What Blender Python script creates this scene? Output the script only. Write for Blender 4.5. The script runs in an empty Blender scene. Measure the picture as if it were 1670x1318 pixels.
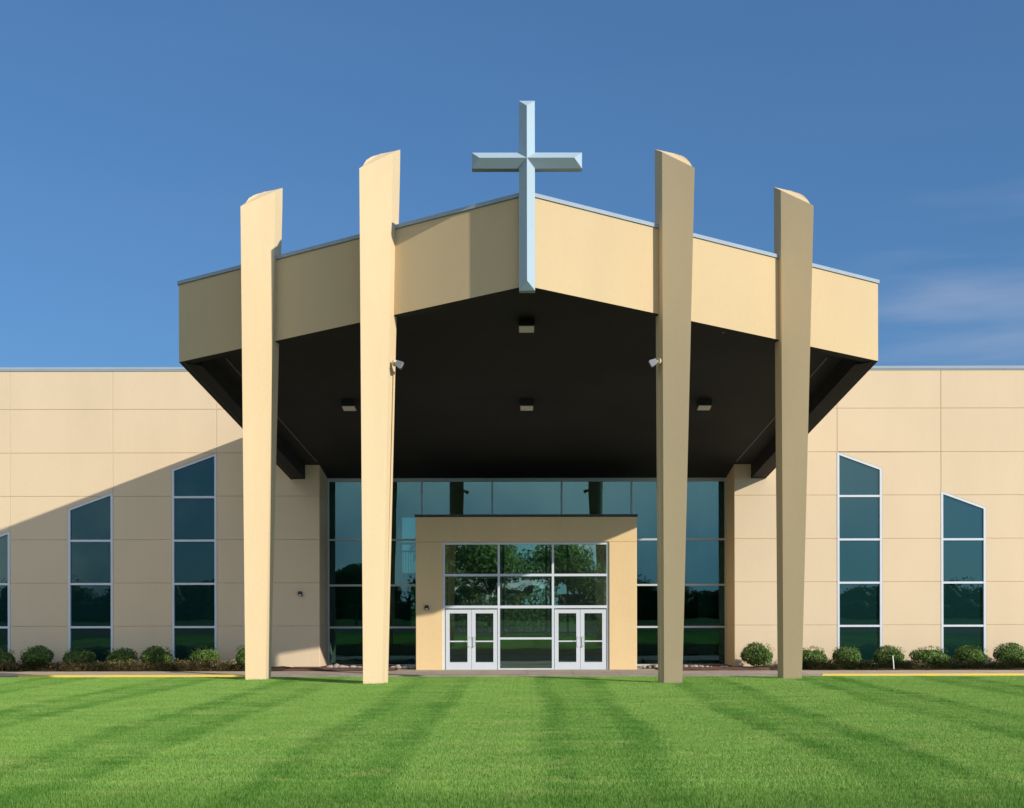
import bpy, bmesh, math, random
from mathutils import Vector, Matrix
R = math.radians
random.seed(7)
S = bpy.context.scene
C = S.collection

# ------------------------------------------------------------ camera, sky, sun, exposure
EYE = 2.26                      # eye height above the building's floor level (z = 0)
CAMY = -44.0
F = 2024.0                      # focal length in photo pixels (photo is 1670 wide)
cam = bpy.data.cameras.new('camera')
cam.sensor_width = 36.0
cam.lens = 36.0 * F / 1670.0
cam.shift_x = -0.0147
cam.shift_y = 0.1970
cam.clip_end = 3000
camo = bpy.data.objects.new('camera', cam); C.objects.link(camo)
camo.location = (0, CAMY, EYE)
camo.rotation_euler = (R(90), R(0.10), 0)
S.camera = camo

SUN_AZ, SUN_EL = 50.8, 22.6     # azimuth measured from -Y towards +X
world = bpy.data.worlds.new('World'); S.world = world; world.use_nodes = True
wn, wl = world.node_tree.nodes, world.node_tree.links
sky = wn.new('ShaderNodeTexSky'); sky.sky_type = 'NISHITA'; sky.sun_disc = False
sky.sun_elevation = R(SUN_EL); sky.sun_rotation = R(180 - SUN_AZ)
sky.air_density = 1.0; sky.dust_density = 0.2; sky.ozone_density = 6.0; sky.altitude = 0
bg = wn['Background']; bg.inputs['Strength'].default_value = 0.10
# a few thin high cirrus veils in the sky itself
wtc = wn.new('ShaderNodeTexCoord'); wmap = wn.new('ShaderNodeMapping')
wmap.inputs['Scale'].default_value = (1.2, 1.2, 8.0); wmap.inputs['Rotation'].default_value = (0.10, 0.12, 0.4)
wl.new(wtc.outputs['Generated'], wmap.inputs['Vector'])
wno = wn.new('ShaderNodeTexNoise'); wno.inputs['Scale'].default_value = 2.1; wno.inputs['Detail'].default_value = 4; wno.inputs['Roughness'].default_value = 0.5
wl.new(wmap.outputs['Vector'], wno.inputs['Vector'])
wr = wn.new('ShaderNodeMapRange'); wr.inputs['From Min'].default_value = 0.36; wr.inputs['From Max'].default_value = 0.66; wr.interpolation_type = 'SMOOTHSTEP'
wl.new(wno.outputs['Fac'], wr.inputs['Value'])
# cirrus lies low on the right (towards +X, low elevation)
dot = wn.new('ShaderNodeVectorMath'); dot.operation = 'DOT_PRODUCT'
dv = Vector((0.36, 1.0, 0.235)).normalized(); dot.inputs[1].default_value = dv
nrm = wn.new('ShaderNodeVectorMath'); nrm.operation = 'NORMALIZE'
wl.new(wtc.outputs['Generated'], nrm.inputs[0]); wl.new(nrm.outputs['Vector'], dot.inputs[0])
wr2 = wn.new('ShaderNodeMapRange'); wr2.inputs['From Min'].default_value = 0.9925; wr2.inputs['From Max'].default_value = 1.0; wr2.interpolation_type = 'SMOOTHSTEP'
wr2.inputs['To Min'].default_value = 0.015; wr2.inputs['To Max'].default_value = 0.5
wl.new(dot.outputs['Value'], wr2.inputs['Value'])
wm = wn.new('ShaderNodeMath'); wm.operation = 'MULTIPLY'
wl.new(wr.outputs['Result'], wm.inputs[0]); wl.new(wr2.outputs['Result'], wm.inputs[1])
wmix = wn.new('ShaderNodeMix'); wmix.data_type = 'RGBA'; wmix.blend_type = 'MIX'
wmix.inputs[7].default_value = (3.6, 4.1, 5.1, 1)
# deep, even blue of this sky
wga = wn.new('ShaderNodeGamma'); wga.inputs['Gamma'].default_value = 0.6; wl.new(sky.outputs['Color'], wga.inputs['Color'])
wti = wn.new('ShaderNodeMix'); wti.data_type = 'RGBA'; wti.blend_type = 'MULTIPLY'; wti.inputs[0].default_value = 1.0
wl.new(wga.outputs['Color'], wti.inputs[6]); wti.inputs[7].default_value = (0.70, 1.13, 1.58, 1)
# brighter haze on the sun's side
gd = wn.new('ShaderNodeVectorMath'); gd.operation = 'DOT_PRODUCT'; wl.new(nrm.outputs['Vector'], gd.inputs[0])
gd.inputs[1].default_value = (math.sin(R(SUN_AZ)) * math.cos(R(SUN_EL)), -math.cos(R(SUN_AZ)) * math.cos(R(SUN_EL)), math.sin(R(SUN_EL)))
gm = wn.new('ShaderNodeMapRange'); gm.interpolation_type = 'SMOOTHSTEP'; gm.inputs['From Min'].default_value = 0.4; gm.inputs['From Max'].default_value = 0.97
gm.inputs['To Min'].default_value = 1.0; gm.inputs['To Max'].default_value = 2.4
wl.new(gd.outputs['Value'], gm.inputs['Value'])
gs = wn.new('ShaderNodeVectorMath'); gs.operation = 'SCALE'; wl.new(wti.outputs[2], gs.inputs[0]); wl.new(gm.outputs['Result'], gs.inputs['Scale'])
wl.new(wm.outputs['Value'], wmix.inputs[0]); wl.new(gs.outputs['Vector'], wmix.inputs[6])
# bright cloud banks added in the unseen sky behind the camera, as fill light
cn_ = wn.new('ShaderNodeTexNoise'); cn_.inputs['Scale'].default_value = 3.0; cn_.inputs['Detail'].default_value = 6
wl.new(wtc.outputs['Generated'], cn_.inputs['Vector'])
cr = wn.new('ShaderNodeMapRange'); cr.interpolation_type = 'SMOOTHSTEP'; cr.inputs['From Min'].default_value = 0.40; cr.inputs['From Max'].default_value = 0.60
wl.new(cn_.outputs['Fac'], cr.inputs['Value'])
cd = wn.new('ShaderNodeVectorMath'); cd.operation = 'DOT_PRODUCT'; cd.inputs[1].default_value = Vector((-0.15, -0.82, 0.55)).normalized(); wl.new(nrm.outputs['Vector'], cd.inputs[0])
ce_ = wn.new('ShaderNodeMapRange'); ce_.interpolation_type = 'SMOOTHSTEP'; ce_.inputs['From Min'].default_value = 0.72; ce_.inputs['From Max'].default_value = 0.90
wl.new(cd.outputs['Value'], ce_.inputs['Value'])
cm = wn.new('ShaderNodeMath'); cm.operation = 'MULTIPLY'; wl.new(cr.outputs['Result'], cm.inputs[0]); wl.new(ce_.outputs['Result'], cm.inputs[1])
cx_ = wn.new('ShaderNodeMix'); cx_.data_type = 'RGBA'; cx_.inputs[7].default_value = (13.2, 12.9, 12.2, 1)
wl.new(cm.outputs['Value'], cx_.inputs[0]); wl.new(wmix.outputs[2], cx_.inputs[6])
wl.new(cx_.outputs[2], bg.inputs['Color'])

sd = bpy.data.lights.new('sun', 'SUN'); sd.energy = 4.0; sd.angle = R(0.5); sd.color = (1.0, 0.92, 0.80)
sun = bpy.data.objects.new('sun', sd); C.objects.link(sun)
to_sun = Vector((math.sin(R(SUN_AZ)) * math.cos(R(SUN_EL)), -math.cos(R(SUN_AZ)) * math.cos(R(SUN_EL)), math.sin(R(SUN_EL))))
sun.rotation_euler = to_sun.to_track_quat('Z', 'Y').to_euler()
sun.location = (40, -60, 60)
vs = S.view_settings
vs.view_transform = 'Standard'; vs.look = 'None'; vs.gamma = 1; vs.use_curve_mapping = False
vs.exposure = 0.35

# ------------------------------------------------------------ photo measurements -> metres at a known distance D from the camera
def mx(px, D): return (px - 859.5) * D / F
def mz(py, D): return EYE + (988 - py) * D / F

# ------------------------------------------------------------ materials
def mat(name, col, rough=0.8, spec=0.3, metal=0.0, mottle=0.0, mscale=1.0, stretch=(1, 1, 1), bump=0.0, bscale=60.0, col2=None, fine=0.0):
    m = bpy.data.materials.new(name); m.use_nodes = True
    n, l = m.node_tree.nodes, m.node_tree.links
    p = n['Principled BSDF']
    p.inputs['Base Color'].default_value = (*col, 1); p.inputs['Roughness'].default_value = rough
    p.inputs['Specular IOR Level'].default_value = spec; p.inputs['Metallic'].default_value = metal
    if mottle or bump or fine:
        g = n.new('ShaderNodeNewGeometry'); mp = n.new('ShaderNodeMapping'); mp.inputs['Scale'].default_value = stretch
        l.new(g.outputs['Position'], mp.inputs['Vector'])
    if mottle:
        a = n.new('ShaderNodeTexNoise'); a.inputs['Scale'].default_value = mscale; a.inputs['Detail'].default_value = 6; a.inputs['Roughness'].default_value = 0.6
        l.new(mp.outputs['Vector'], a.inputs['Vector'])
        r = n.new('ShaderNodeMapRange'); r.inputs['From Min'].default_value = 0.3; r.inputs['From Max'].default_value = 0.7
        l.new(a.outputs['Fac'], r.inputs['Value'])
        x = n.new('ShaderNodeMix'); x.data_type = 'RGBA'
        c2 = col2 or tuple(c * (1 - mottle) for c in col)
        x.inputs[6].default_value = (*col, 1); x.inputs[7].default_value = (*c2, 1)
        l.new(r.outputs['Result'], x.inputs[0])
        out = x.outputs[2]
        if fine:
            b = n.new('ShaderNodeTexNoise'); b.inputs['Scale'].default_value = mscale * 22; b.inputs['Detail'].default_value = 4
            l.new(g.outputs['Position'], b.inputs['Vector'])
            r2 = n.new('ShaderNodeMapRange'); r2.inputs['From Min'].default_value = 0.3; r2.inputs['From Max'].default_value = 0.7
            r2.inputs['To Min'].default_value = 1 - fine; r2.inputs['To Max'].default_value = 1 + fine
            l.new(b.outputs['Fac'], r2.inputs['Value'])
            v = n.new('ShaderNodeVectorMath'); v.operation = 'SCALE'
            l.new(out, v.inputs[0]); l.new(r2.outputs['Result'], v.inputs['Scale']); out = v.outputs['Vector']
        l.new(out, p.inputs['Base Color'])
    if bump:
        b = n.new('ShaderNodeTexNoise'); b.inputs['Scale'].default_value = bscale; b.inputs['Detail'].default_value = 5
        l.new(g.outputs['Position'], b.inputs['Vector'])
        bm_ = n.new('ShaderNodeBump'); bm_.inputs['Strength'].default_value = bump; bm_.inputs['Distance'].default_value = 0.01
        l.new(b.outputs['Fac'], bm_.inputs['Height']); l.new(bm_.outputs['Normal'], p.inputs['Normal'])
    return m

M = {}
M['wall'] = mat('wall_stucco', (0.635, 0.505, 0.34), 0.9, 0.15, mottle=0.07, mscale=0.55, stretch=(1, 1, 0.35), bump=0.18, bscale=45, fine=0.015)
M['fascia'] = mat('fascia_stucco', (0.55, 0.42, 0.24), 0.9, 0.15, mottle=0.07, mscale=0.5, stretch=(1, 1, 0.3), bump=0.18, bscale=45, fine=0.015)
M['column'] = mat('column_stucco', (0.62, 0.48, 0.285), 0.9, 0.15, mottle=0.08, mscale=0.9, stretch=(1, 1, 0.22), bump=0.2, bscale=40, fine=0.02)
M['vest'] = mat('vestibule_stucco', (0.70, 0.515, 0.275), 0.9, 0.15, mottle=0.07, mscale=0.7, stretch=(1, 1, 0.3), bump=0.2, bscale=45, fine=0.02)
M['soffit'] = mat('black_soffit', (0.024, 0.026, 0.027), 0.75, 0.25, mottle=0.35, mscale=0.35, bump=0.2, bscale=30)
M['cap'] = mat('blue_grey_metal', (0.30, 0.36, 0.41), 0.7, 0.25, metal=0.0, mottle=0.08, mscale=2)
M['cross'] = mat('cross_paint', (0.34, 0.44, 0.49), 0.5, 0.4, mottle=0.05, mscale=1.5, bump=0.08, bscale=20)
M['alu'] = mat('white_aluminium', (0.56, 0.60, 0.64), 0.4, 0.5, mottle=0.05, mscale=3)
M['doorpaint'] = mat('door_aluminium', (0.54, 0.58, 0.62), 0.4, 0.5, mottle=0.05, mscale=3)
M['mull'] = mat('grey_aluminium', (0.40, 0.45, 0.46), 0.45, 0.5)
M['steel'] = mat('steel', (0.55, 0.56, 0.57), 0.3, 0.5, metal=0.9)
M['dark'] = mat('dark_bronze', (0.03, 0.028, 0.025), 0.5, 0.4)
M['lens'] = mat('lamp_lens', (0.75, 0.73, 0.66), 0.25, 0.5)
M['concrete'] = mat('concrete', (0.44, 0.36, 0.285), 0.9, 0.2, mottle=0.25, mscale=0.8, bump=0.3, bscale=30, fine=0.06)
M['sand'] = mat('sandy_concrete', (0.50, 0.41, 0.29), 0.9, 0.2, mottle=0.2, mscale=1.3, fine=0.05)
M['kerbc'] = mat('kerb_concrete', (0.30, 0.25, 0.21), 0.9, 0.2, mottle=0.3, mscale=1.3, fine=0.08)
M['yellow'] = mat('yellow_kerb_paint', (0.72, 0.50, 0.05), 0.7, 0.3, mottle=0.5, mscale=1.6, col2=(0.60, 0.47, 0.16), fine=0.05)
M['asphalt'] = mat('asphalt', (0.055, 0.053, 0.05), 0.95, 0.2, mottle=0.3, mscale=0.6, bump=0.4, bscale=60, fine=0.15)
M['mulch'] = mat('mulch', (0.085, 0.05, 0.035), 1.0, 0.1, mottle=0.6, mscale=9, bump=1.0, bscale=30, fine=0.3)
M['brickmulch'] = mat('red_stone_mulch', (0.20, 0.105, 0.08), 1.0, 0.1, mottle=0.5, mscale=12, bump=1.0, bscale=30, fine=0.3)
M['bark'] = mat('bark', (0.09, 0.065, 0.045), 1.0, 0.1, mottle=0.4, mscale=8)
M['interior'] = mat('interior_paint', (0.45, 0.50, 0.45), 0.9, 0.2)
M['intfloor'] = mat('interior_floor', (0.24, 0.23, 0.21), 0.5, 0.4)
M['dirt'] = mat('ground_turf', (0.055, 0.11, 0.025), 1.0, 0.05, mottle=0.35, mscale=0.5, fine=0.25, bump=0.6, bscale=25)
M['rock'] = mat('cobble', (0.42, 0.37, 0.31), 0.9, 0.2, mottle=0.45, mscale=6, fine=0.1)
M['reveal'] = mat('grey_reveal', (0.13, 0.13, 0.125), 0.6)
M['window_backing'] = mat('dark_window_backing', (0.03, 0.045, 0.045), 0.9)
M['curtain'] = mat('pale_curtain', (0.35, 0.42, 0.36), 0.9)
M['flood'] = mat('floodlight_grey', (0.15, 0.16, 0.17), 0.5, 0.4)
M['white'] = mat('white_plastic', (0.75, 0.75, 0.72), 0.5, 0.4)

def leafmat(name, c1, c2, trans=0.25):
    m = bpy.data.materials.new(name); m.use_nodes = True
    n, l = m.node_tree.nodes, m.node_tree.links
    p = n['Principled BSDF']; p.inputs['Roughness'].default_value = 0.55; p.inputs['Specular IOR Level'].default_value = 0.25
    g = n.new('ShaderNodeNewGeometry')
    x = n.new('ShaderNodeMix'); x.data_type = 'RGBA'; x.inputs[6].default_value = (*c1, 1); x.inputs[7].default_value = (*c2, 1)
    l.new(g.outputs['Random Per Island'], x.inputs[0]); l.new(x.outputs[2], p.inputs['Base Color'])
    t = n.new('ShaderNodeBsdfTranslucent'); l.new(x.outputs[2], t.inputs['Color'])
    ms = n.new('ShaderNodeMixShader'); ms.inputs[0].default_value = trans
    l.new(p.outputs[0], ms.inputs[1]); l.new(t.outputs[0], ms.inputs[2]); l.new(ms.outputs[0], n['Material Output'].inputs['Surface'])
    return m
M['shrub'] = leafmat('shrub_leaves', (0.025, 0.065, 0.010), (0.17, 0.27, 0.055))
M['juniper'] = leafmat('juniper_needles', (0.035, 0.06, 0.018), (0.085, 0.085, 0.035))
M['juniper_gold'] = leafmat('juniper_gold_tips', (0.14, 0.13, 0.05), (0.38, 0.29, 0.14))
M['tree'] = leafmat('tree_leaves', (0.10, 0.16, 0.045), (0.18, 0.26, 0.08), 0.5)
M['treeline'] = leafmat('treeline_leaves', (0.025, 0.05, 0.012), (0.05, 0.08, 0.02), 0.2)

def grass_mat():
    m = bpy.data.materials.new('lawn_grass'); m.use_nodes = True
    n, l = m.node_tree.nodes, m.node_tree.links
    p = n['Principled BSDF']; p.inputs['Roughness'].default_value = 0.5; p.inputs['Specular IOR Level'].default_value = 0.25
    g = n.new('ShaderNodeNewGeometry'); sp = n.new('ShaderNodeSeparateXYZ'); l.new(g.outputs['Position'], sp.inputs[0])
    def math_(op, a, b=None, c=None):
        k = n.new('ShaderNodeMath'); k.operation = op
        for i, v in enumerate((a, b, c)):
            if v is None: continue
            if isinstance(v, (int, float)): k.inputs[i].default_value = v
            else: l.new(v, k.inputs[i])
        return k.outputs[0]
    def noise(scale, stretch, detail=3, rough=0.55):
        mp = n.new('ShaderNodeMapping'); mp.inputs['Scale'].default_value = stretch; l.new(g.outputs['Position'], mp.inputs['Vector'])
        t = n.new('ShaderNodeTexNoise'); t.inputs['Scale'].default_value = scale; t.inputs['Detail'].default_value = detail; t.inputs['Roughness'].default_value = rough
        l.new(mp.outputs['Vector'], t.inputs['Vector']); return t.outputs['Fac']
    def rng(v, a, b, c=0, d=1):
        k = n.new('ShaderNodeMapRange'); k.interpolation_type = 'SMOOTHSTEP'; l.new(v, k.inputs['Value'])
        for nm, q in zip(('From Min', 'From Max', 'To Min', 'To Max'), (a, b, c, d)): k.inputs[nm].default_value = q
        return k.outputs['Result']
    wob = noise(0.35, (1, 0.35, 1), 3)
    wob2 = noise(1.6, (1, 1, 1), 2)
    x = math_('ADD', sp.outputs['X'], math_('MULTIPLY', math_('SUBTRACT', wob, 0.5), 1.0))
    x = math_('ADD', x, math_('MULTIPLY', math_('SUBTRACT', wob2, 0.5), 0.35))
    # each mowing pass (3.2 m) leaves a pair of dark wheel lines a metre apart, a half tone between them; the shading of the leaning blades is put into the colour
    u = math_('ABSOLUTE', math_('SUBTRACT', math_('WRAP', math_('ADD', x, 0.6), 3.2, 0.0), 1.6))
    ln = rng(math_('ABSOLUTE', math_('SUBTRACT', u, 0.52)), 0.09, 0.38, 1.0, 0.0)
    md_ = rng(u, 0.45, 0.70, 0.55, 0.0)
    st = math_('MAXIMUM', ln, md_)
    amp = rng(noise(0.16, (1, 1, 1), 2), 0.3, 0.7, 0.55, 1.0)
    stripe = math_('MULTIPLY', st, amp)
    patch = rng(noise(1.1, (1, 1.6, 1), 5, 0.7), 0.35, 0.7)
    across = rng(noise(1.0, (0.9, 6.5, 1), 4, 0.65), 0.36, 0.64)
    f = math_('ADD', math_("MULTIPLY", stripe, 0.54), math_('MULTIPLY', patch, 0.18))
    f = math_('ADD', f, math_('MULTIPLY', across, 0.26))
    rp = n.new('ShaderNodeMix'); rp.data_type = 'RGBA'; rp.clamp_factor = True
    l.new(f, rp.inputs[0]); rp.inputs[6].default_value = (0.285, 0.475, 0.095, 1); rp.inputs[7].default_value = (0.06, 0.215, 0.018, 1)
    dry = math_('MULTIPLY', rng(noise(1.3, (0.8, 1.6, 1), 5, 0.75), 0.50, 0.70), 0.75)
    m2 = n.new('ShaderNodeMix'); m2.data_type = 'RGBA'; l.new(dry, m2.inputs[0]); l.new(rp.outputs[2], m2.inputs[6]); m2.inputs[7].default_value = (0.38, 0.46, 0.13, 1)
    # longer, darker unmown grass along the road edge
    edge = rng(math_('ADD', sp.outputs['Y'], math_('MULTIPLY', math_('SUBTRACT', wob2, 0.5), 0.9)), -32.6, -31.0, 0.6, 0.0)
    m3 = n.new('ShaderNodeMix'); m3.data_type = 'RGBA'; l.new(edge, m3.inputs[0]); l.new(m2.outputs[2], m3.inputs[6]); m3.inputs[7].default_value = (0.10, 0.235, 0.03, 1); m2 = m3
    # each blade a little different
    br = n.new('ShaderNodeMapRange'); l.new(g.outputs['Random Per Island'], br.inputs['Value']); br.inputs['To Min'].default_value = 0.82; br.inputs['To Max'].default_value = 1.16
    v = n.new('ShaderNodeVectorMath'); v.operation = 'SCALE'; l.new(m2.outputs[2], v.inputs[0]); l.new(br.outputs['Result'], v.inputs['Scale'])
    l.new(v.outputs['Vector'], p.inputs['Base Color'])
    t = n.new('ShaderNodeBsdfTranslucent'); l.new(v.outputs['Vector'], t.inputs['Color'])
    ms = n.new('ShaderNodeMixShader'); ms.inputs[0].default_value = 0.3
    l.new(p.outputs[0], ms.inputs[1]); l.new(t.outputs[0], ms.inputs[2]); l.new(ms.outputs[0], n['Material Output'].inputs['Surface'])
    return m
M['grass'] = grass_mat()

def glass_mat(name, tint, refl, reflcol, diffuse=None, dfac=0.0):
    # tinted see-through pane with a mirror-like coat, seen brighter at glancing angles
    m = bpy.data.materials.new(name); m.use_nodes = True
    n, l = m.node_tree.nodes, m.node_tree.links
    n.remove(n['Principled BSDF'])
    tr = n.new('ShaderNodeBsdfTransparent'); tr.inputs['Color'].default_value = (*tint, 1)
    gl = n.new('ShaderNodeBsdfGlossy'); gl.inputs['Roughness'].default_value = 0.0; gl.inputs['Color'].default_value = (*reflcol, 1)
    body = tr.outputs[0]
    if diffuse:
        df = n.new('ShaderNodeBsdfDiffuse'); df.inputs['Color'].default_value = (*diffuse, 1)
        md = n.new('ShaderNodeMixShader'); md.inputs[0].default_value = dfac
        l.new(body, md.inputs[1]); l.new(df.outputs[0], md.inputs[2]); body = md.outputs[0]
    lw = n.new('ShaderNodeLayerWeight'); lw.inputs['Blend'].default_value = 0.25
    ad = n.new('ShaderNodeMath'); ad.operation = 'MULTIPLY_ADD'; l.new(lw.outputs['Fresnel'], ad.inputs[0]); ad.inputs[1].default_value = 0.8; ad.inputs[2].default_value = refl; ad.use_clamp = True
    ms = n.new('ShaderNodeMixShader'); l.new(ad.outputs[0], ms.inputs[0]); l.new(body, ms.inputs[1]); l.new(gl.outputs[0], ms.inputs[2])
    # panes are never perfectly flat
    g = n.new('ShaderNodeNewGeometry'); no = n.new('ShaderNodeTexNoise'); no.inputs['Scale'].default_value = 0.7; no.inputs['Detail'].default_value = 1
    l.new(g.outputs['Position'], no.inputs['Vector'])
    b = n.new('ShaderNodeBump'); b.inputs['Strength'].default_value = 0.25; b.inputs['Distance'].default_value = 0.008
    l.new(no.outputs['Fac'], b.inputs['Height']); l.new(b.outputs['Normal'], gl.inputs['Normal'])
    l.new(ms.outputs[0], n['Material Output'].inputs['Surface'])
    return m
M['wingglass'] = glass_mat('tinted_window_glass', (0.10, 0.22, 0.20), 0.078, (0.62, 0.97, 0.98), (0.005, 0.024, 0.022), 0.85)
M['glass'] = glass_mat('tinted_lobby_glass', (0.30, 0.50, 0.45), 0.085, (0.42, 0.84, 0.98))
M['vestglass'] = glass_mat('tinted_vestibule_glass', (0.62, 0.80, 0.70), 0.17, (0.72, 0.92, 0.85), (0.30, 0.42, 0.33), 0.025)

# ------------------------------------------------------------ helpers
KEEP = {'lawn_grass', 'foliage', 'crown', 'treeline', 'juniper_cover'}
def obj(name, bm, m, parent=None, smooth=False):
    me = bpy.data.meshes.new(name); bmesh.ops.recalc_face_normals(bm, faces=bm.faces) if name not in KEEP else None
    bm.to_mesh(me); bm.free()
    for x in (m if isinstance(m, (list, tuple)) else [m]): me.materials.append(x)
    if smooth:
        for p in me.polygons: p.use_smooth = True
    o = bpy.data.objects.new(name, me); C.objects.link(o)
    if parent: o.parent = parent; o.matrix_parent_inverse = parent.matrix_basis.inverted()
    return o
def tag(o, label, cat, group=None):
    o['label'] = label; o['category'] = cat
    if group: o['group'] = group
    return o
def thing(name, label, cat, loc=(0, 0, 0), group=None):
    o = bpy.data.objects.new(name, None); C.objects.link(o); o.location = loc; o.empty_display_size = 0.3
    return tag(o, label, cat, group)
def kind(o, k): o['kind'] = k; return o
def copy_thing(src, loc, rotz=0, scale=(1, 1, 1), label=None):
    c = src.copy(); C.objects.link(c); c.location = loc; c.rotation_euler = (0, 0, rotz); c.scale = scale
    if label: c['label'] = label
    for ch in src.children:
        d = ch.copy(); C.objects.link(d); d.parent = c
        for g_ in ch.children:
            e = g_.copy(); C.objects.link(e); e.parent = d
    return c
def box(bm, x0, x1, y0, y1, z0, z1):
    v = [bm.verts.new((x, y, z)) for z in (z0, z1) for x, y in ((x0, y0), (x1, y0), (x1, y1), (x0, y1))]
    for f in ((0, 3, 2, 1), (4, 5, 6, 7), (0, 1, 5, 4), (1, 2, 6, 5), (2, 3, 7, 6), (3, 0, 4, 7)): bm.faces.new([v[i] for i in f])
def prism_xz(bm, poly, y0, y1):
    a = [bm.verts.new((x, y0, z)) for x, z in poly]; b = [bm.verts.new((x, y1, z)) for x, z in poly]
    n = len(poly)
    f = bm.faces.new(a); bm.faces.new(b[::-1])
    for i in range(n): bm.faces.new((a[i], b[i], b[(i + 1) % n], a[(i + 1) % n]))
    return f
def prism_plan(bm, poly, zb, zt):
    a = [bm.verts.new((x, y, zb(x, y))) for x, y in poly]; b = [bm.verts.new((x, y, zt(x, y))) for x, y in poly]
    n = len(poly)
    bm.faces.new(a[::-1]); bm.faces.new(b)
    for i in range(n): bm.faces.new((a[i], a[(i + 1) % n], b[(i + 1) % n], b[i]))
def tube(bm, pts, r, seg=8):
    rings = []
    for i, p in enumerate(pts):
        p = Vector(p); d = (Vector(pts[min(i + 1, len(pts) - 1)]) - Vector(pts[max(i - 1, 0)])).normalized()
        u = d.cross(Vector((0.31, 0.2, 0.93))).normalized() if abs(d.z) < 0.9 else d.cross(Vector((1, 0.1, 0))).normalized()
        w = d.cross(u); rr = r[i] if isinstance(r, (list, tuple)) else r
        rings.append([bm.verts.new(p + rr * (math.cos(2 * math.pi * k / seg) * u + math.sin(2 * math.pi * k / seg) * w)) for k in range(seg)])
    for a, b in zip(rings, rings[1:]):
        for k in range(seg): bm.faces.new((a[k], a[(k + 1) % seg], b[(k + 1) % seg], b[k]))
    bm.faces.new(rings[0][::-1]); bm.faces.new(rings[-1])
def panel(bm, poly, y, back):
    # precast panel: plate with a small chamfer all round so that neighbours leave a shadow joint
    f = prism_xz(bm, poly, y + 0.022, back)
    f.normal_update()
    if f.normal.y > 0: f.normal_flip()
    r = bmesh.ops.inset_region(bm, faces=[f], thickness=0.014, depth=0.0, use_even_offset=True)
    for v in f.verts: v.co.y = y
def new(): return bmesh.new()

# canopy is one tilted slab: its planes rise towards its tip
K = 0.169
def slab(h): return lambda x, y: EYE + h - K * (y - CAMY)
z_bot, z_top, z_sof = slab(11.93), slab(14.05), slab(12.44)

# ------------------------------------------------------------ ground, lawn, forecourt
LAWN_Z = 0.405
bm = new(); box(bm, -900, 900, -900, -11.86, LAWN_Z - 3, LAWN_Z)
kind(obj('ground', bm, M['dirt']), 'structure')
bm = new(); box(bm, -900, 900, -11.5, 900, -3, -0.16)
kind(obj('terrain', bm, M['dirt']), 'structure')
bm = new(); box(bm, -300, 300, -73, -38, LAWN_Z - 0.05, LAWN_Z + 0.006)
kind(obj('parking_lot', bm, M['asphalt']), 'structure')
bm = new(); box(bm, -900, 900, -11.86, -11.5, -3, 0.30)
box(bm, -900, 900, -11.86, -11.70, 0.302, 0.40)
kind(obj('lawn_kerb', bm, M['kerbc']), 'structure')
bm = new(); box(bm, -60, 60, -11.5, -4.5, -0.155, -0.10)
kind(obj('road', bm, M['concrete']), 'structure')
# pavement with joints
for zone, mm in ((0, 'sand'), (1, 'concrete')):
    bm = new(); x = -60.0
    while x < 60:
        if (-9.1 < x < 8.9) == bool(zone):
            box(bm, x + 0.006, x + 1.494, -4.34, -1.95, -0.15, 0.056)
            if -4.6 < x < 4.4: box(bm, x + 0.006, x + 1.494, -1.94, -0.62, -0.15, 0.054)
        x += 1.5
    kind(obj('pavement', bm, M[mm]), 'structure')
bm = new(); box(bm, -60, 60, -4.34, -0.6, -0.155, 0.02)
kind(obj('pavement_base', bm, M['kerbc']), 'structure')
# kerbs: painted yellow along the wings, bare at the entrance
for (a, b) in ((-16.2, -8.9), (9.4, 60)):
    bm = new(); box(bm, a, b, -4.5, -4.342, -0.15, 0.075); kind(obj('kerb', bm, M['yellow']), 'structure')
for (a, b) in ((-60, -16.205), (-8.895, 9.395)):
    bm = new(); box(bm, a, b, -4.5, -4.342, -0.15, 0.062); kind(obj('kerb', bm, M['kerbc']), 'structure')
for (a, b, mm) in ((-60, -8.3, 'mulch'), (8.3, 60, 'mulch'), (-8.28, -4.5, 'brickmulch'), (4.5, 8.28, 'brickmulch')):
    bm = new()
    n = int((b - a) / 0.35)
    g = []
    for i in range(n + 1):
        g.append([bm.verts.new((a + (b - a) * i / n, yy, 0.06 + random.uniform(-0.02, 0.03) + (0.05 if j else 0))) for j, yy in enumerate((-1.94, -1.5, -1.0, -0.5, 0.0))] + [bm.verts.new((a + (b - a) * i / n, 1.7, 0.09))])
    for i in range(n):
        for j in range(5): bm.faces.new((g[i][j], g[i + 1][j], g[i + 1][j + 1], g[i][j + 1]))
    kind(obj('mulch_bed', bm, M[mm]), 'structure')

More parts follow.
